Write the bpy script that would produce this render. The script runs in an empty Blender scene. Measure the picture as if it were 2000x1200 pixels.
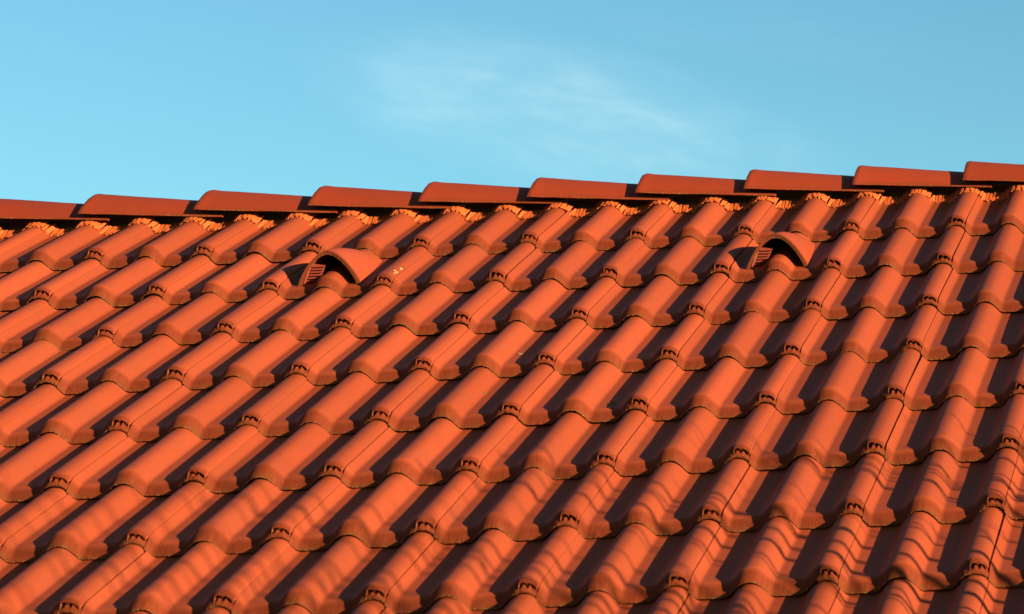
import bpy, math, random
import numpy as np
from mathutils import Vector, Matrix, noise
random.seed(7)
sc = bpy.context.scene
COL = sc.collection
rad = math.radians

# ------------------------------------------------------------------ roof frame
PITCH = rad(27)
CP, SP = math.cos(PITCH), math.sin(PITCH)
ORG = Vector((0, 0, 5.7))                      # front edge of the top course
U = Vector((1, 0, 0)); S = Vector((0, -CP, -SP)); N = Vector((0, -SP, CP))
def W(u, s, h): return ORG + U*u + S*s + N*h   # roof coordinates -> world
ROOF = Matrix(((U.x, S.x, N.x, ORG.x), (U.y, S.y, N.y, ORG.y), (U.z, S.z, N.z, ORG.z), (0, 0, 0, 1)))
PW, GA = 0.30, 0.335                           # tile cover width, gauge

# ------------------------------------------------------------------ camera
cd = bpy.data.cameras.new('camera'); cam = bpy.data.objects.new('camera', cd); COL.objects.link(cam)
sc.camera = cam
Rr = ((0.99828265, 0.05385554, -0.02305051), (-0.03970635, 0.33275063, -0.94217855), (0.04307146, -0.94147576, -0.33431759))
T = (-2.23144278, -0.20255556, 7.57755446)
ax = [U*r[0] + S*r[1] + N*r[2] for r in Rr]    # camera x (right), y (down), z (forward) in the world
pos = ORG - ax[0]*T[0] - ax[1]*T[1] - ax[2]*T[2]
X, Y, Z = ax[0], -ax[1], -ax[2]
cam.matrix_world = Matrix(((X.x, Y.x, Z.x, pos.x), (X.y, Y.y, Z.y, pos.y), (X.z, Y.z, Z.z, pos.z), (0, 0, 0, 1)))
cd.sensor_width = 36; cd.lens = 5259.585/2000*36
cd.shift_x = -(2791.077-1000)/2000; cd.shift_y = 0.0
cd.clip_start = 0.1; cd.clip_end = 3000
cd.dof.use_dof = True; cd.dof.focus_distance = 7.3; cd.dof.aperture_fstop = 9
def view_dir(px, py):
    v = ax[0]*((px-2791.077)/5259.585) + ax[1]*((py-600)/5259.585) + ax[2]
    return v.normalized()

# ------------------------------------------------------------------ sun and sky
L = (U*1.0 + S*0.42 + N*0.455).normalized()    # towards the sun
elev = math.asin(L.z); azim = math.atan2(L.x, L.y)
sd = bpy.data.lights.new('sun', 'SUN'); so = bpy.data.objects.new('sun', sd); COL.objects.link(so)
sd.energy = 5.0; sd.angle = rad(0.5); sd.color = (1.0, 0.83, 0.60)
so.rotation_euler = (-L).to_track_quat('-Z', 'Y').to_euler(); so.location = (12, -6, 12)

sc.view_settings.view_transform = 'Standard'; sc.view_settings.look = 'None'
sc.view_settings.gamma = 1; sc.view_settings.use_curve_mapping = False
sc.view_settings.exposure = 1.78

w = bpy.data.worlds.new('World'); sc.world = w; w.use_nodes = True
nt = w.node_tree; nt.nodes.clear()
def nd(nt, t, **k):
    n = nt.nodes.new(t)
    for a, v in k.items():
        if a in n.bl_rna.properties: setattr(n, a, v)
    return n
def setin(nt, n, key, v):
    if isinstance(v, bpy.types.NodeSocket): nt.links.new(v, n.inputs[key])
    else: n.inputs[key].default_value = v
def mth(nt, op, a, b=None, c=None, clamp=False):
    n = nt.nodes.new('ShaderNodeMath'); n.operation = op; n.use_clamp = clamp
    setin(nt, n, 0, a)
    if b is not None: setin(nt, n, 1, b)
    if c is not None: setin(nt, n, 2, c)
    return n.outputs[0]
def vmt(nt, op, a, b=None, out=0):
    n = nt.nodes.new('ShaderNodeVectorMath'); n.operation = op
    setin(nt, n, 0, a)
    if b is not None: setin(nt, n, 1, b)
    return n.outputs[out]
def mix(nt, f, a, b, bt='MIX'):
    n = nt.nodes.new('ShaderNodeMix'); n.data_type = 'RGBA'; n.blend_type = bt
    setin(nt, n, 0, f); setin(nt, n, 6, a); setin(nt, n, 7, b)
    return n.outputs[2]
def mrange(nt, v, a, b, c=0.0, d=1.0, smooth=True):
    n = nt.nodes.new('ShaderNodeMapRange'); n.interpolation_type = 'SMOOTHSTEP' if smooth else 'LINEAR'
    setin(nt, n, 0, v)
    for k, q in zip((1, 2, 3, 4), (a, b, c, d)): setin(nt, n, k, q)
    return n.outputs[0]
def nz(nt, vec, scale, detail=3.0, rough=0.5, dist=0.0):
    n = nt.nodes.new('ShaderNodeTexNoise'); n.inputs['Scale'].default_value = scale
    n.inputs['Detail'].default_value = detail; n.inputs['Roughness'].default_value = rough
    n.inputs['Distortion'].default_value = dist
    nt.links.new(vec, n.inputs['Vector']); return n.outputs[0]
sky = nd(nt, 'ShaderNodeTexSky'); sky.sky_type = 'NISHITA'; sky.sun_disc = False
sky.sun_elevation = elev; sky.sun_rotation = azim
sky.air_density = 1.0; sky.dust_density = 0.6; sky.ozone_density = 1.5
tc = nd(nt, 'ShaderNodeTexCoord')
dirv = tc.outputs['Generated']
tint = vmt(nt, 'MULTIPLY', sky.outputs[0], (0.54, 0.93, 1.0))
# thin high cirrus, placed by its direction in the sky: a frame (e, n, u) with its centre at one direction
c0 = view_dir(1150, 225); ce = (view_dir(1500, 300)-view_dir(700, 130)).normalized(); cn = c0.cross(ce).normalized(); ce = cn.cross(c0).normalized()
xx = vmt(nt, 'DOT_PRODUCT', dirv, tuple(ce), 1); yy = vmt(nt, 'DOT_PRODUCT', dirv, tuple(cn), 1); zz = vmt(nt, 'DOT_PRODUCT', dirv, tuple(c0), 1)
cmb = nd(nt, 'ShaderNodeCombineXYZ'); nt.links.new(xx, cmb.inputs[0]); nt.links.new(yy, cmb.inputs[1]); nt.links.new(zz, cmb.inputs[2])
stretch = vmt(nt, 'MULTIPLY', cmb.outputs[0], (1.0, 3.0, 1.0))
warp = nz(nt, cmb.outputs[0], 9, 4)
ex = mth(nt, 'DIVIDE', xx, 0.085); ey = mth(nt, 'DIVIDE', yy, 0.024)
rr = mth(nt, 'ADD', mth(nt, 'MULTIPLY', ex, ex), mth(nt, 'MULTIPLY', ey, ey))
rr = mth(nt, 'ADD', rr, mth(nt, 'MULTIPLY', mth(nt, 'SUBTRACT', warp, 0.5), 2.2))
blob = mrange(nt, rr, 1.5, -0.2)
front = mth(nt, 'GREATER_THAN', zz, 0.0)
streak = mrange(nt, nz(nt, stretch, 24, 9, 0.66, 0.25), 0.38, 0.74)
cl = mth(nt, 'MULTIPLY', mth(nt, 'MULTIPLY', blob, front), mth(nt, 'ADD', mth(nt, 'MULTIPLY', streak, 0.13), 0.065))
far = mrange(nt, nz(nt, stretch, 5.0, 7, 0.6, 0.4), 0.56, 0.80)       # the same wisps, fainter, over the rest of the sky
cl = mth(nt, 'MAXIMUM', cl, mth(nt, 'MULTIPLY', far, 0.03))
skyc = mix(nt, cl, tint, (6.6, 7.9, 6.9, 1))
bg = nd(nt, 'ShaderNodeBackground'); bg.inputs[1].default_value = 0.055
nt.links.new(skyc, bg.inputs[0])
wo = nd(nt, 'ShaderNodeOutputWorld'); nt.links.new(bg.outputs[0], wo.inputs[0])

# ------------------------------------------------------------------ helpers
def tag(o, label=None, cat=None, group=None, kind=None):
    if label: o['label'] = label
    if cat: o['category'] = cat
    if group: o['group'] = group
    if kind: o['kind'] = kind
    return o
def mesh(name, V, F, mats, smooth=True, uv=None, mi=None, sharp=35):
    m = bpy.data.meshes.new(name); m.from_pydata([tuple(v) for v in V], [], F)
    for k in (mats if isinstance(mats, (list, tuple)) else [mats]): m.materials.append(k)
    if smooth:
        m.polygons.foreach_set('use_smooth', [True]*len(m.polygons))
        m.set_sharp_from_angle(angle=rad(sharp))
    if uv is not None:
        l = m.uv_layers.new(name='UVMap'); li = np.empty(len(m.loops), dtype=np.int32)
        m.loops.foreach_get('vertex_index', li)
        l.data.foreach_set('uv', np.array(uv, dtype=np.float32)[li].ravel())
    if mi is not None: m.polygons.foreach_set('material_index', mi)
    m.update(); return m
def obj(name, m, parent=None, mw=None):
    o = bpy.data.objects.new(name, m); COL.objects.link(o)
    if parent: o.parent = parent
    if mw is not None: o.matrix_basis = mw
    return o
class MB:
    def __init__(s): s.V = []; s.F = []
    def box(s, c, sx, sy, sz, M=None):
        b = len(s.V)
        for dz in (-1, 1):
            for dx, dy in ((-1, -1), (1, -1), (1, 1), (-1, 1)):
                v = Vector((dx*sx/2, dy*sy/2, dz*sz/2))
                if M: v = M @ v
                s.V.append(Vector(c)+v)
        for f in ((3, 2, 1, 0), (4, 5, 6, 7), (0, 1, 5, 4), (1, 2, 6, 5), (2, 3, 7, 6), (3, 0, 4, 7)): s.F.append([b+i for i in f])
    def tube(s, pts, rs, n=6):
        b = len(s.V); pts = [Vector(p) for p in pts]
        ref = Vector((0.31, 0.9, 0.2)).normalized()
        for k, p in enumerate(pts):
            d = (pts[min(k+1, len(pts)-1)]-pts[max(k-1, 0)]).normalized()
            a = d.cross(ref)
            if a.length < 1e-3: a = d.cross(Vector((1, 0, 0)))
            a.normalize(); c = d.cross(a)
            for q in range(n):
                t = 2*math.pi*q/n; s.V.append(p+(a*math.cos(t)+c*math.sin(t))*rs[k])
        for k in range(len(pts)-1):
            for q in range(n):
                s.F.append([b+k*n+q, b+k*n+(q+1) % n, b+(k+1)*n+(q+1) % n, b+(k+1)*n+q])
        s.F.append([b+q for q in range(n)][::-1]); s.F.append([b+(len(pts)-1)*n+q for q in range(n)])
    def mesh(s, name, m, smooth=False): return mesh(name, s.V, s.F, m, smooth)

# ------------------------------------------------------------------ materials
def mat(name, col, rough=0.6, spec=0.5):
    m = bpy.data.materials.new(name); m.use_nodes = True
    b = m.node_tree.nodes['Principled BSDF']
    b.inputs['Base Color'].default_value = (*col, 1); b.inputs['Roughness'].default_value = rough
    b.inputs['Specular IOR Level'].default_value = spec
    return m, m.node_tree, b
def clay_material(name, base, grime, nose=0.043, lip=True, lipw=0.0010):
    m, t, b = mat(name, base, 0.58, 0.06)
    tcn = nd(t, 'ShaderNodeTexCoord'); oi = nd(t, 'ShaderNodeObjectInfo')
    off = vmt(t, 'ADD', tcn.outputs['Object'], vmt(t, 'MULTIPLY', oi.outputs['Location'], (3.1, 5.3, 2.7)))
    uvs = nd(t, 'ShaderNodeSeparateXYZ'); t.links.new(tcn.outputs['UV'], uvs.inputs[0])
    d = uvs.outputs[1]                                            # metres up from the tile's front edge
    big = nz(t, off, 9, 4, 0.6); fine = nz(t, off, 420, 3, 0.7); mid = nz(t, off, 60, 5, 0.65)
    c = mix(t, mrange(t, big, 0.3, 0.75), (*base, 1), (base[0]*0.90, base[1]*1.0, base[2]*1.1, 1))
    c = mix(t, mth(t, 'MULTIPLY', mrange(t, mid, 0.52, 0.76), 0.30), c, (base[0]*0.72, base[1]*0.8, base[2], 1))
    c = mix(t, mrange(t, fine, 0.50, 0.72, 0.0, 0.30), c, (base[0]*0.62, base[1]*0.62, base[2]*0.7, 1))
    rv = mth(t, 'MULTIPLY_ADD', oi.outputs['Random'], 0.20, 0.90)  # each tile its own firing tone
    c = vmt(t, 'SCALE', c); t.nodes[-1].inputs['Scale'].default_value = 1.0; t.links.new(rv, t.nodes[-1].inputs['Scale'])
    # algae and dirt on the nose: streaky, starts about 5 cm above the edge
    sv = vmt(t, 'MULTIPLY', off, (170, 14, 40)); streak = nz(t, sv, 1.0, 4, 0.7)
    patch = nz(t, off, 16, 3, 0.55)
    edge = mth(t, 'ADD', d, mth(t, 'MULTIPLY_ADD', streak, 0.016, -0.008))
    edge = mth(t, 'ADD', edge, mth(t, 'MULTIPLY_ADD', patch, 0.030, -0.015))
    g = mrange(t, edge, nose, nose*0.45)
    c = mix(t, mth(t, 'MULTIPLY', g, mrange(t, streak, 0.25, 0.7, 0.55, 0.88)), c, (*grime, 1))
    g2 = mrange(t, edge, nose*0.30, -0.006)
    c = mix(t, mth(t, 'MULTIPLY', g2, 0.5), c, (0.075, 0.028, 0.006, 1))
    # a few dark spots of lichen
    vo = nd(t, 'ShaderNodeTexVoronoi'); vo.inputs['Scale'].default_value = 26; t.links.new(off, vo.inputs['Vector'])
    vr = nd(t, 'ShaderNodeSeparateColor'); t.links.new(vo.outputs['Color'], vr.inputs[0])
    spot = mth(t, 'MULTIPLY', mrange(t, vo.outputs['Distance'], 0.13, 0.05), mth(t, 'GREATER_THAN', vr.outputs[0], 0.90))
    c = mix(t, mth(t, 'MULTIPLY', spot, 0.45), c, (0.07, 0.02, 0.01, 1))
    if lip:
        lp = mth(t, 'MULTIPLY', mrange(t, d, lipw, lipw*-0.2), mrange(t, nz(t, off, 220, 2), 0.52, 0.72))
        c = mix(t, lp, c, (0.22, 0.12, 0.040, 1))
    t.links.new(c, b.inputs['Base Color'])
    r = mth(t, 'MULTIPLY_ADD', g, 0.25, 0.50); r = mth(t, 'ADD', r, mth(t, 'MULTIPLY_ADD', mid, 0.16, -0.08)); t.links.new(r, b.inputs['Roughness'])
    bp = nd(t, 'ShaderNodeBump'); bp.inputs['Strength'].default_value = 0.35; bp.inputs['Distance'].default_value = 0.0016
    hsum = mth(t, 'ADD', mth(t, 'MULTIPLY', fine, 0.35), mth(t, 'MULTIPLY', mid, 0.8))
    hsum = mth(t, 'ADD', hsum, mth(t, 'MULTIPLY', mth(t, 'MULTIPLY', streak, g), 1.6))
    t.links.new(hsum, bp.inputs['Height']); t.links.new(bp.outputs[0], b.inputs['Normal'])
    return m
M_TILE = clay_material('clay_tile', (0.200, 0.0335, 0.0112), (0.082, 0.0122, 0.0026))
M_RIDGE = clay_material('clay_ridge', (0.185, 0.0235, 0.0068), (0.14, 0.021, 0.006), nose=0.020, lipw=0.007)
M_HOOD = clay_material('clay_hood', (0.205, 0.0325, 0.0112), (0.085, 0.016, 0.005), nose=0.02)
M_SLAT, t_, b_ = mat('slat_clay', (0.17, 0.024, 0.009), 0.6)
M_COMB, t_, b_ = mat('orange_comb_plastic', (0.36, 0.064, 0.008), 0.6)
M_DARK, t_, b_ = mat('dark_underlay', (0.018, 0.016, 0.015), 0.95, 0.1)
M_WOOD, t_, b_ = mat('batten_wood', (0.16, 0.10, 0.055), 0.85, 0.2)
_tc = nd(t_, 'ShaderNodeTexCoord'); _n = nz(t_, vmt(t_, 'MULTIPLY', _tc.outputs['Object'], (2, 40, 40)), 1, 5)
t_.links.new(mix(t_, _n, (0.10, 0.06, 0.03, 1), (0.24, 0.16, 0.09, 1)), b_.inputs['Base Color'])
M_WALL, t_, b_ = mat('cream_render', (0.62, 0.56, 0.45), 0.9, 0.2)
_tc = nd(t_, 'ShaderNodeTexCoord'); _n = nz(t_, _tc.outputs['Object'], 40, 6)
t_.links.new(mix(t_, _n, (0.54, 0.48, 0.38, 1), (0.66, 0.60, 0.49, 1)), b_.inputs['Base Color'])
M_BARK, t_, b_ = mat('grey_brown_bark', (0.13, 0.09, 0.06), 0.9, 0.2)
_tc = nd(t_, 'ShaderNodeTexCoord'); _n = nz(t_, vmt(t_, 'MULTIPLY', _tc.outputs['Object'], (30, 30, 6)), 1, 6)
t_.links.new(mix(t_, _n, (0.07, 0.05, 0.035, 1), (0.20, 0.15, 0.11, 1)), b_.inputs['Base Color'])
M_GRASS, t_, b_ = mat('meadow', (0.06, 0.08, 0.03), 0.95, 0.1)
_tc = nd(t_, 'ShaderNodeTexCoord'); _n = nz(t_, _tc.outputs['Object'], 0.8, 9, 0.7)
t_.links.new(mix(t_, _n, (0.03, 0.05, 0.015, 1), (0.075, 0.08, 0.035, 1)), b_.inputs['Base Color'])
M_WHITE, t_, b_ = mat('dried_dropping', (0.50, 0.33, 0.14), 0.8, 0.3)
M_LEAF, t_, b_ = mat('dry_leaf', (0.14, 0.075, 0.02), 0.8, 0.3)

# ------------------------------------------------------------------ ground
R = 900
tag(obj('ground', mesh('ground', [(-R, -R, 0), (R, -R, 0), (R, R, 0), (-R, R, 0)], [[0, 1, 2, 3]], M_GRASS, False)), kind='structure')

# ------------------------------------------------------------------ house body
I0, I1, NJ = -16, 7, 10                          # tile columns I0..I1, courses 0..NJ-1
UL, UR = I0*PW-0.02, (I1+1)*PW+0.03
s_eave = (NJ-1)*GA
apex_y = 0.425
def plane_z(y, h=0.0):                           # height of the roof plane at y on the front slope
    s = -(y)/CP
    return ORG.z - s*SP + h/CP
house = bpy.data.objects.new('house', None); COL.objects.link(house)
ye = -s_eave*CP; yb = 2*apex_y-ye                # eaves lines, front and back
house.location = ((UL+UR)/2, apex_y, 0)
tag(house, 'house with an orange-red clay tile roof, overlapping ridge caps and two arched vent hoods', 'house')
HI = Matrix.Translation(-Vector(house.location))
def hpart(name, m, mw=None):
    return obj(name, m, house, HI @ (mw if mw is not None else Matrix.Identity(4)))
# roof deck, front and back slope, with real thickness
def slab(name, f, y0, y1, top, th, m, xl=UL, xr=UR):
    V = []
    for x in (xl, xr):
        for y in (y0, y1):
            z = f(y)
            V += [(x, y, z+top), (x, y, z+top-th)]
    F = [[0, 4, 6, 2], [1, 3, 7, 5], [0, 1, 5, 4], [2, 6, 7, 3], [0, 2, 3, 1], [4, 5, 7, 6]]
    return hpart(name, mesh(name, V, F, m, False))
slab('roof_deck', lambda y: plane_z(y), ye+0.02, apex_y, -0.115, 0.03, M_DARK, UL+0.03, UR-0.03)
slab('roof_deck', lambda y: plane_z(2*apex_y-y), apex_y+0.002, yb, -0.125, 0.03, M_TILE, UL, UR)
zt = plane_z(ye+0.5)-0.16
y0w, y1w = ye+0.5, yb-0.5
xw0, xw1 = UL+0.15, UR-0.15
for (xa, xb, ya, yb_, nm) in ((xw0, xw1, y0w, y0w+0.3, 'wall'), (xw0, xw1, y1w-0.3, y1w, 'wall')):
    mb = MB(); mb.box(((xa+xb)/2, (ya+yb_)/2, zt/2), xb-xa, yb_-ya, zt); hpart(nm, mb.mesh(nm, M_WALL))
for xa in (xw0, xw1-0.3):                         # gable walls, pentagonal
    zp = plane_z(apex_y)-0.16
    pr = [(y0w+0.302, 0.0), (y1w-0.302, 0.0), (y1w-0.302, plane_z(y0w+0.302)-0.16), (apex_y, zp), (y0w+0.302, plane_z(y0w+0.302)-0.16)]
    V = [(xa, y, z) for y, z in pr]+[(xa+0.3, y, z) for y, z in pr]
    F = [[4, 3, 2, 1, 0], [5, 6, 7, 8, 9]]+[[i, (i+1) % 5, (i+1) % 5+5, i+5] for i in range(5)]
    hpart('gable_wall', mesh('gable_wall', V, F, M_WALL, False))
for j in range(NJ):                               # tile battens under each head
    s = j*GA-0.31-0.03
    mb = MB(); mb.box((0, 0, 0), UR-UL-0.08, 0.04, 0.03)
    hpart('batten', mb.mesh('batten', M_WOOD), ROOF @ Matrix.Translation(((UL+UR)/2, s, -0.092)))
mb = MB(); mb.box(((UL+UR)/2, apex_y, plane_z(apex_y)-0.085), UR-UL-0.1, 0.045, 0.10); hpart('ridge_board', mb.mesh('ridge_board', M_WOOD))

# ------------------------------------------------------------------ the double-roll clay tile
RX = [-90, -72, -62, -55, -49, -43, -37, -30, -22, -14, -6, 2, 8, 14, 20, 25, 29, 32, 34.5, 37.5, 45, 60]
RH = [0, 0, 0.5, 2.3, 5.8, 12.0, 19.0, 25.5, 29.6, 31.5, 31.8, 30.6, 28.0, 23.6, 17.6, 11.8, 6.6, 3.0, 1.0, 0, 0, 0]
RT = [0]+[(RH[k+1]-RH[k-1])/(RX[k+1]-RX[k-1]) for k in range(1, len(RX)-1)]+[0]
def roll(x):                                       # height of one roll above the flat pan (mm), steeper on its right flank
    if x <= RX[0] or x >= RX[-1]: return 0.0
    k = max(q for q in range(len(RX)-1) if RX[q] <= x)
    w_ = RX[k+1]-RX[k]; f = (x-RX[k])/w_
    return ((2*f**3-3*f*f+1)*RH[k]+(f**3-2*f*f+f)*w_*RT[k]+(-2*f**3+3*f*f)*RH[k+1]+(f**3-f*f)*w_*RT[k+1])
def P(u): return max(roll(u), roll(u-150), roll(u-300))
TILT = 0.078
NOSE, DROP = 42.0, 20.0
def drop_at(d):
    if d >= NOSE: return 0.0
    t = 1-d/NOSE
    return DROP*(0.75*max(0, (t-0.04)/0.96)**1.1+0.25*t**3)
def tile_mesh(seed):
    rnd = random.Random(seed)
    cols = []                                     # (u, offset, kind) kind 0 normal, 1 under-lock, 2 over-lock
    u = -22.0
    for u in (-22, -19, -16, -13, -11, -9, -7, -5, -3, 0, 2, 4, 6, 8, 10, 13, 16, 18.4):
        rib = 6.0*(math.exp(-((u+8)/2.6)**2)+math.exp(-((u-5)/2.6)**2))
        cols.append((u, -14.0+rib, 1))
    cols.append((19.6, -2.0, 0)); u = 20.6
    while u < 281:
        cols.append((u, 0.0, 0)); u += 2.8
    cols.append((282.6, 0.0, 0))
    for u in (284, 286, 288.5, 291, 293, 295.5, 298, 300, 302.5, 305, 307, 309.5, 312, 314.5, 316.8, 317.8): cols.append((u, -1.2 if u == 317.8 else 0.0, 2))
    ds = [0, 1.2, 3.5, 7, 12, 18, 24, 30, 36, 39, 41, 43, 46, 52, 65, 90, 140, 200, 270, 340, 412]
    V, UV, F = [], [], []
    ncol = len(cols)
    o1, o2 = rnd.uniform(0, 99), rnd.uniform(0, 99)
    bow = rnd.uniform(-0.8, 0.8)
    rows = []
    def top(u): return P(u)-18.0
    for ri, d in enumerate(ds):
        row = []
        for (u, off, kd) in cols:
            wob = 2.1*noise.noise(Vector((u*0.05+o1, 3.3, d*0.0)))+2.4*max(0, 1-d/5)*noise.noise(Vector((u*0.36, o2, 0)))
            if kd == 2:
                dd = max(d, 15.0+ri*0.15); dr = 1.4*max(0, (26-dd)/11.0)**2; wob *= 0.6
            elif kd == 1:
                dd = max(d, 3.0); dr = max(0, drop_at(dd)+off-0.5) if off < -6 else drop_at(dd)*0.5
                dd = max(d, 3.0+ri*0.1)
            else: dd = d; dr = drop_at(d)
            fade = max(0, 1-d/30.0)
            s = -(dd + wob*fade)
            h = top(u)+off-dr + TILT*s + bow*math.sin(d/412*math.pi) + 0.5*noise.noise(Vector((u*0.018+o2, d*0.012, o1)))
            if d == 0: h -= 0.7
            sl = (P(u+1.5)-P(u-1.5))/3
            ins = 2.0*min(1, max(0, -sl*1.2))*dr/DROP if kd == 0 else 0
            row.append(len(V)); V.append(((u-ins)/1000, s/1000, h/1000)); UV.append((u/1000, dd/1000))
        rows.append(row)
    def botrow(dback, lift):
        row = []
        for ci, (u, off, kd) in enumerate(cols):
            wob = 1.0*noise.noise(Vector((u*0.4+o2, 1.7, 0)))
            if kd == 2:
                notch = -2.5 if abs(u-299) < 3 else (1.5 if 287 < u < 313 else -1.5)
                s = -(15.0+dback); h = top(u)-5.2+notch+lift + TILT*s
                if dback == 0: h += wob*0.7
            else:
                s = -(0.0+dback) if kd == 0 else -(3.0+dback)
                h = top(u)-DROP-1.5+lift+wob*1.1*(dback == 0) + TILT*s
            sl = (P(u+1.5)-P(u-1.5))/3
            ins = 2.0*min(1, max(0, -sl*1.2)) if kd == 0 else 0
            row.append(len(V)); V.append(((u-ins)/1000, s/1000, h/1000)); UV.append((u/1000, 0.0 if dback < 30 else 0.2))
        return row
    b0 = botrow(0, 0); b1 = botrow(9, 1.2); b2 = botrow(60, 1.5)
    seq = [b2, b1, b0]+rows
    for a, b in zip(seq[:-1], seq[1:]):
        for k in range(ncol-1): F.append([a[k], a[k+1], b[k+1], b[k]])
    # thickness along the over-lock's side edge
    e = []
    for r in rows:
        v = V[r[-1]]; e.append(len(V)); V.append((v[0], v[1], v[2]-0.006)); UV.append((v[0], 0.2))
    for k in range(len(rows)-1): F.append([rows[k][-1], e[k], e[k+1], rows[k+1][-1]])
    return mesh('roof_tile', V, F, M_TILE, True, UV, sharp=40)
variants = [tile_mesh(100+k) for k in range(9)]
vent_cells = {(-3, 1), (1, 1)}
rj = random.Random(5)
def tile_frame(i, j):
    du, dsn, dh = rj.gauss(0, 0.0009), rj.gauss(0, 0.0022), rj.uniform(0, 0.0011)
    M = ROOF @ Matrix.Translation((i*PW+du, j*GA+dsn, dh))
    return M @ Matrix.Rotation(rj.gauss(0, 0.0028), 4, 'Z') @ Matrix.Rotation(rj.gauss(0, 0.002), 4, 'X') @ Matrix.Rotation(rj.gauss(0, 0.0014), 4, 'Y')
lastv = None
frames = {}
for j in range(NJ):
    for i in range(I0, I1+1):
        M = tile_frame(i, j); frames[(i, j)] = M
        v = rj.choice(variants)
        if (i, j) in vent_cells:
            vt = bpy.data.objects.new('vent_tile', v); COL.objects.link(vt); vt.parent = house; vt.matrix_basis = HI @ M
            tag(vt, 'vent tile with a raised arched hood over its middle roll')
            frames[('v', i)] = vt
        else:
            hpart('roof_tile', v, M)

# ------------------------------------------------------------------ vent hoods
def hood_mesh():
    V, UV, F = [], [], []
    nu, ns = 29, 15
    def sect(k):                                   # k 0 front .. 1 back
        s = -52-k*262
        hw = 85*(1-k**1.2)+53*k**1.2 if k < 1 else 53
        hh = 90*(1-k**1.35)+29*k**1.0*1.0
        return s, hw, hh
    rows = []
    for layer in (0, 1):
        for r in range(ns):
            k = r/(ns-1); s, hw, hh = sect(k)
            base = -22+TILT*s
            lay = (5.5+4.0*math.exp(-(k/0.06)**2))*layer
            row = []
            for c in range(nu):
                t = -1+2*c/(nu-1)
                a = abs(t)
                prof = (math.cos(a*math.pi/2)**0.72)*0.62+(1-a**1.7)*0.38   # bell-like arch
                x = t*(hw-lay)
                z = base+prof*(hh-lay+4) - (0 if layer == 0 else 0.3)
                lean = -22*prof*(1-k)                                    # the mouth leans back
                row.append(len(V)); V.append(((146+x-8*(1-k))/1000, (s+lean)/1000, z/1000)); UV.append((x/1000, (-52-s)/1000+0.002*(layer == 0)))
            rows.append(row)
    o, i_ = rows[:ns], rows[ns:]
    for r in range(ns-1):
        for c in range(nu-1):
            F.append([o[r][c], o[r][c+1], o[r+1][c+1], o[r+1][c]])
            F.append([i_[r][c], i_[r+1][c], i_[r+1][c+1], i_[r][c+1]])
    for c in range(nu-1): F.append([o[0][c], i_[0][c], i_[0][c+1], o[0][c+1]])
    for r in range(ns-1):
        F.append([o[r][0], o[r+1][0], i_[r+1][0], i_[r][0]]); F.append([o[r][-1], i_[r][-1], i_[r+1][-1], o[r+1][-1]])
    return mesh('hood', V, F, M_HOOD, True, UV, sharp=50)
hm = hood_mesh()
slat = MB(); slat.box((0, 0, 0), 0.034, 0.012, 0.0024); slat_m = slat.mesh('grille_slat', M_SLAT)
post = MB(); post.tube([(0, 0, 0), (0.020, -0.014, 0.046)], [0.0028, 0.0028], 6); post_m = post.mesh('grille_rail', M_SLAT)
backp = MB()
for ci in (-3, 1):
    vt = frames[('v', ci)]
    obj('hood', hm, vt)
    for k in range(7):
        z = -0.025+k*0.0078
        x = 0.138-0.064+k*0.0040
        obj('grille_slat', slat_m, vt, Matrix.Translation((x+0.008, -0.084-0.0012*k, z)) @ Matrix.Rotation(rad(-18), 4, 'X'))
    obj('grille_rail', post_m, vt, Matrix.Translation((0.138-0.072, -0.064, -0.024)))

# ------------------------------------------------------------------ comb under the ridge
rc = random.Random(11)
def tuft_mesh(seed):
    r = random.Random(seed); mb = MB()
    u = -60.0
    while u < 88:
        for layer in range(2):
            uu = u+r.uniform(-1.5, 1.5)+layer*5.5
            z = max(roll(uu), roll(uu-150), 0)
            sl = (max(roll(uu+1), roll(uu-149))-max(roll(uu-1), roll(uu-151)))/2
            ln = r.uniform(38, 54)
            tl = math.atan(sl)
            M = Matrix.Rotation(-tl*0.75, 4, 'Y') @ Matrix.Rotation(rad(-r.uniform(3, 12)), 4, 'X') @ Matrix.Rotation(rad(r.uniform(-5, 5)), 4, 'Z')
            nrm = Vector((-sl, 0, 1)).normalized()
            c = Vector((uu, -22-layer*5-r.uniform(0, 5), z))+nrm*(5+layer*2.5)
            mb.box(c/1000, 0.0066, ln/1000, 0.0024, M)
        u += 11.0
    return mb.mesh('comb_tuft', M_COMB)
tufts = [tuft_mesh(s) for s in range(5)]
for q in range(I0*2, I1*2+2):
    u = q*PW/2
    s = -0.331+rc.uniform(-0.003, 0.003)
    h = -0.018+TILT*s+0.0006
    hpart('comb_tuft', rc.choice(tufts), ROOF @ Matrix.Translation((u, s, h)))
mb = MB(); mb.box((0, 0, 0), UR-UL-0.06, 0.05, 0.006)
hpart('comb_strip', mb.mesh('comb_strip', M_DARK), ROOF @ Matrix.Translation(((UL+UR)/2, -0.392, 0.0)))

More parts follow.
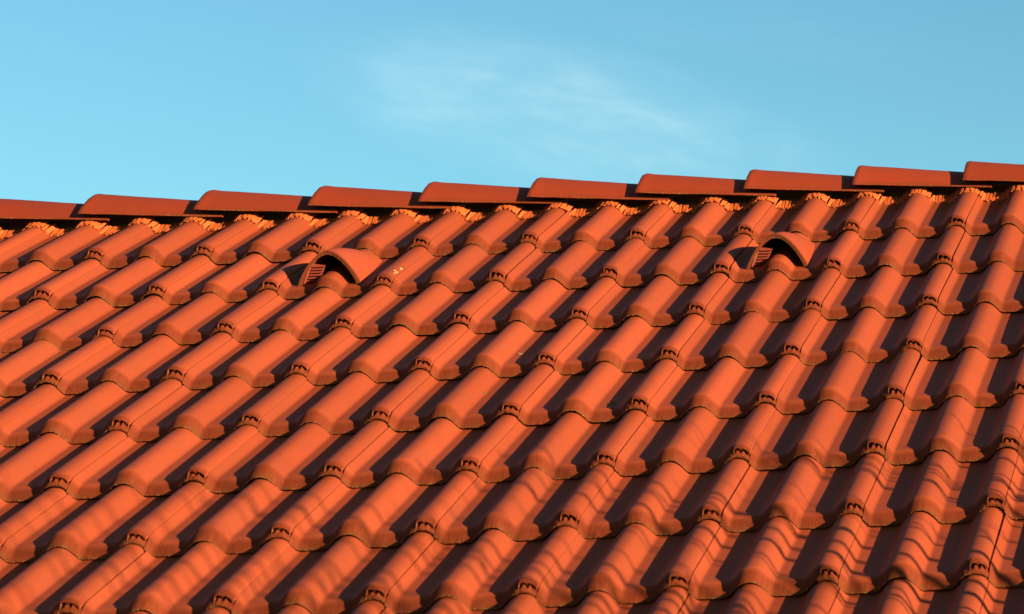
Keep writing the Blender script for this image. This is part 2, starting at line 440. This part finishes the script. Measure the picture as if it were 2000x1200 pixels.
# ------------------------------------------------------------------ ridge caps
def cap_mesh(seed):
    r = random.Random(seed); o1 = r.uniform(0, 90)
    V, UV, F = [], [], []
    Lc = 0.405; xs = [0, 0.003, 0.008, 0.016, 0.028, 0.045, 0.08, 0.14, 0.2, 0.27, 0.34, 0.395, Lc]
    nt_ = 33
    rows = []
    for layer in (0, 1):
        for x in xs:
            k = x/Lc
            flare = 0.0015*math.exp(-((x-0.012)/0.010)**2)
            rnd_ = -0.003*max(0, 1-x/0.008)**1.5
            hw = 0.132-0.022*k+flare+rnd_-0.012*layer
            hh = 0.083-0.022*k+flare+rnd_-0.012*layer
            z0 = 0.011-0.016*k
            row = []
            for c in range(nt_):
                a = math.pi*c/(nt_-1)
                cy, sy = math.cos(a), math.sin(a)
                yy_ = -hw*cy; zz_ = hh*(1-(cy*cy+0.012)**0.80/1.0096)+z0
                wob = 0.0011*noise.noise(Vector((x*30+o1, a*6, layer*5)))
                rough = 0.0016*noise.noise(Vector((x*160, o1, 7)))*(max(0, 1-sy*6))
                row.append(len(V)); V.append((x+(0.0015*noise.noise(Vector((a*9, o1, 2))) if x < 0.004 else 0), yy_+wob*cy, zz_+wob+rough))
                UV.append((x, max(0, zz_-z0)*1.4 + (0 if layer == 0 else 0.001)))
            rows.append(row)
    nx = len(xs); o, i_ = rows[:nx], rows[nx:]
    for a in range(nx-1):
        for c in range(nt_-1):
            F.append([o[a][c], o[a+1][c], o[a+1][c+1], o[a][c+1]]); F.append([i_[a][c], i_[a][c+1], i_[a+1][c+1], i_[a+1][c]])
    for c in range(nt_-1):
        F.append([o[0][c], o[0][c+1], i_[0][c+1], i_[0][c]]); F.append([o[-1][c], i_[-1][c], i_[-1][c+1], o[-1][c+1]])
    for a in range(nx-1):
        F.append([o[a][0], i_[a][0], i_[a+1][0], o[a+1][0]]); F.append([o[a][-1], o[a+1][-1], i_[a+1][-1], i_[a][-1]])
    return mesh('ridge_tile', V, F, M_RIDGE, True, UV, sharp=45)
caps = [cap_mesh(s) for s in range(4)]
us = [-1.680, -1.350, -1.022, -0.704, -0.390, -0.077, 0.237, 0.555, 0.878]
us = [-1.680-0.325*k for k in (10, 9, 8, 7, 6, 5, 4, 3, 2, 1)] + us + [0.878+0.32*k for k in (1, 2, 3, 4)]
cap_y, cap_z = apex_y, plane_z(0.30)+0.012
for k, x in enumerate(us):
    Mx = Matrix.Translation((x, cap_y+rc.uniform(-.002, .002), cap_z+rc.uniform(-.0015, .0015))) @ Matrix.Rotation(rad(rc.uniform(-.3, .3)), 4, 'Z') @ Matrix.Rotation(rad(0.6+rc.uniform(-.2, .2)), 4, 'Y')
    hpart('ridge_tile', caps[k % 4], Mx)

# ------------------------------------------------------------------ bare shrub tree beyond the gable, its shoots shade the roof
tree = bpy.data.objects.new('bare_tree', None); COL.objects.link(tree)
tr = random.Random(21)
base = W(3.45, 3.5, 0); base.z = 0
tree.location = base
tag(tree, 'leafless tree with thin upright shoots standing beside the tiled roof', 'tree')
fork = Vector((base.x-0.1, base.y+0.15, 2.9))
mb = MB(); mb.tube([base*1.0, base+Vector((0.03, 0.02, 1.0)), base+Vector((-0.03, 0.1, 2.0)), fork], [0.15, 0.115, 0.10, 0.085], 12)
def tpart(nm, m): return obj(nm, m, tree, Matrix.Translation(-base))
tpart('trunk', mb.mesh('trunk', M_BARK, True))
Lr = (1.0, 0.42, 0.455)
def lift(u, s, d):                                  # the point d metres from the roof point (u, s) towards the sun
    return W(u+Lr[0]*d, s+Lr[1]*d, Lr[2]*d-0.01)
limbs = []
for k in range(6):
    s13 = 1.7+0.38*k
    d = 1.05+0.30*tr.random()
    p = lift(1.35, s13, d)+Vector((0, 0, -0.25))
    limbs.append(p)
    q = (fork+p)/2+Vector((0.12, tr.uniform(-.1, .1), -0.12))
    mb = MB(); mb.tube([fork-Vector((0, 0, .05)), (fork+q)/2+Vector((.05, 0, -.04)), q, (q+p)/2+Vector((0.02, 0, -0.02)), p], [0.055, 0.045, 0.034, 0.024, 0.014], 8)
    tpart('limb', mb.mesh('limb', M_BARK, True))
nsh = 36
for k in range(nsh):
    s13 = 1.75+2.1*(tr.random() if k % 2 else (k+tr.uniform(-.5, .5))/nsh)
    utip = (2.62-s13)/0.55 + tr.uniform(-.3, .5)
    utip = max(min(utip, 1.25), -2.2)
    d0 = tr.uniform(0.65, 1.15)
    p0 = lift(1.40, s13, d0)
    # a vertical shoot above p0: going up by z moves its shadow left; find the height whose shadow is at utip
    up_u, up_s, up_h = 0.0, -SP, CP
    rate = CP/Lr[2]                                 # metres of shadow to the left per metre of height
    ht = (1.40-utip)/rate
    src = min(limbs, key=lambda q: (q-p0).length)
    bend = tr.uniform(-0.02, 0.10); bend2 = tr.uniform(-0.05, 0.05); ph = tr.uniform(0, 6)
    pts, rs = [], []
    r0 = tr.choice((0.0030, 0.0042, 0.0055, 0.0080))*tr.uniform(.9, 1.1)
    n = 12
    st = src+Vector((0, 0, -0.02))
    for q in range(n+1):
        f = q/n
        sway = S*(bend*f*f*ht+0.008*math.sin(ph+f*6)) + U*(bend2*f)
        body = p0+Vector((0, 0, f*ht))+sway
        if q == 0: pts.append(st); rs.append(r0*1.5)
        pts.append(body); rs.append(r0*(1-0.72*f))
    mb = MB(); mb.tube(pts, rs, 5)
    for b in range(tr.randint(1, 3)):                # side twigs
        q = tr.randint(4, n-1); a = pts[q]; le = tr.uniform(0.10, 0.30)
        dv = (Vector((tr.uniform(-.4, .4), tr.uniform(-.6, .6), 1)).normalized())*le
        mb.tube([a, a+dv*0.5+Vector((0, 0, -.01)), a+dv], [rs[q]*0.7, rs[q]*0.55, 0.001], 4)
    tpart('shoot', mb.mesh('shoot', M_BARK, True))

# ------------------------------------------------------------------ small marks
def at_px(px, py, h):
    o = pos; dv = view_dir(px, py); t = ((ORG+N*h)-o).dot(N)/dv.dot(N); return o+dv*t
def blot(name, p, nrm, size, m, seed, asp=1.5):
    r = random.Random(seed); V = [(0, 0, size*0.15)]; n = 9
    for k in range(n):
        a = 2*math.pi*k/n; q = size*r.uniform(0.55, 1.1); V.append((math.cos(a)*q*asp, math.sin(a)*q, 0))
    V += [(v[0], v[1], -0.004) for v in V[1:]]
    F = [[0, 1+k, 1+(k+1) % n] for k in range(n)]+[[1+k, 1+n+k, 1+n+(k+1) % n, 1+(k+1) % n] for k in range(n)]
    o = obj(name, mesh(name, V, F, m, False))
    o.matrix_basis = Matrix.Translation(p) @ nrm.to_track_quat('Z', 'Y').to_matrix().to_4x4() @ Matrix.Rotation(r.uniform(0, 6), 4, 'Z')
    return o

MB_ = (('bird_dropping', 771, 532, 'pale dried bird dropping on the seam roll right of the larger left vent hood', 0.0075, 'dropping', 0.010),
       ('bird_dropping', 783, 526, 'small pale dropping fleck just above the dried one by the left vent', 0.0035, 'dropping', 0.010),
       ('leaf_scrap', 1195, 789, 'curled dry leaf scrap caught in a shaded pan in the middle of the roof', 0.0060, 'leaf', -0.030),
       ('leaf_scrap', 1017, 692, 'tiny brown leaf scrap on a lit roll flank near the roof centre', 0.0045, 'leaf', -0.012),
       ('leaf_scrap', 948, 768, 'dark speck of dry leaf on a lit tile flank left of the centre', 0.0040, 'leaf', -0.018),
       ('leaf_scrap', 1128, 532, 'dry leaf crumb on a tile two courses below the ridge', 0.0035, 'leaf', -0.012))
dg = bpy.context.evaluated_depsgraph_get()
for k, (nm, px, py, lab, size, cat, h) in enumerate(MB_):
    dv = view_dir(px, py)
    hit, loc, nrm, idx, ob, mm = sc.ray_cast(dg, pos, dv)
    if not hit: continue
    b = blot(nm, loc+nrm*0.0014, nrm, size, M_WHITE if cat == 'dropping' else M_LEAF, 40+k)
    tag(b, lab, 'bird dropping' if cat == 'dropping' else 'leaf scrap')

# ------------------------------------------------------------------ render defaults
sc.render.engine = 'CYCLES'
sc.cycles.max_bounces = 6
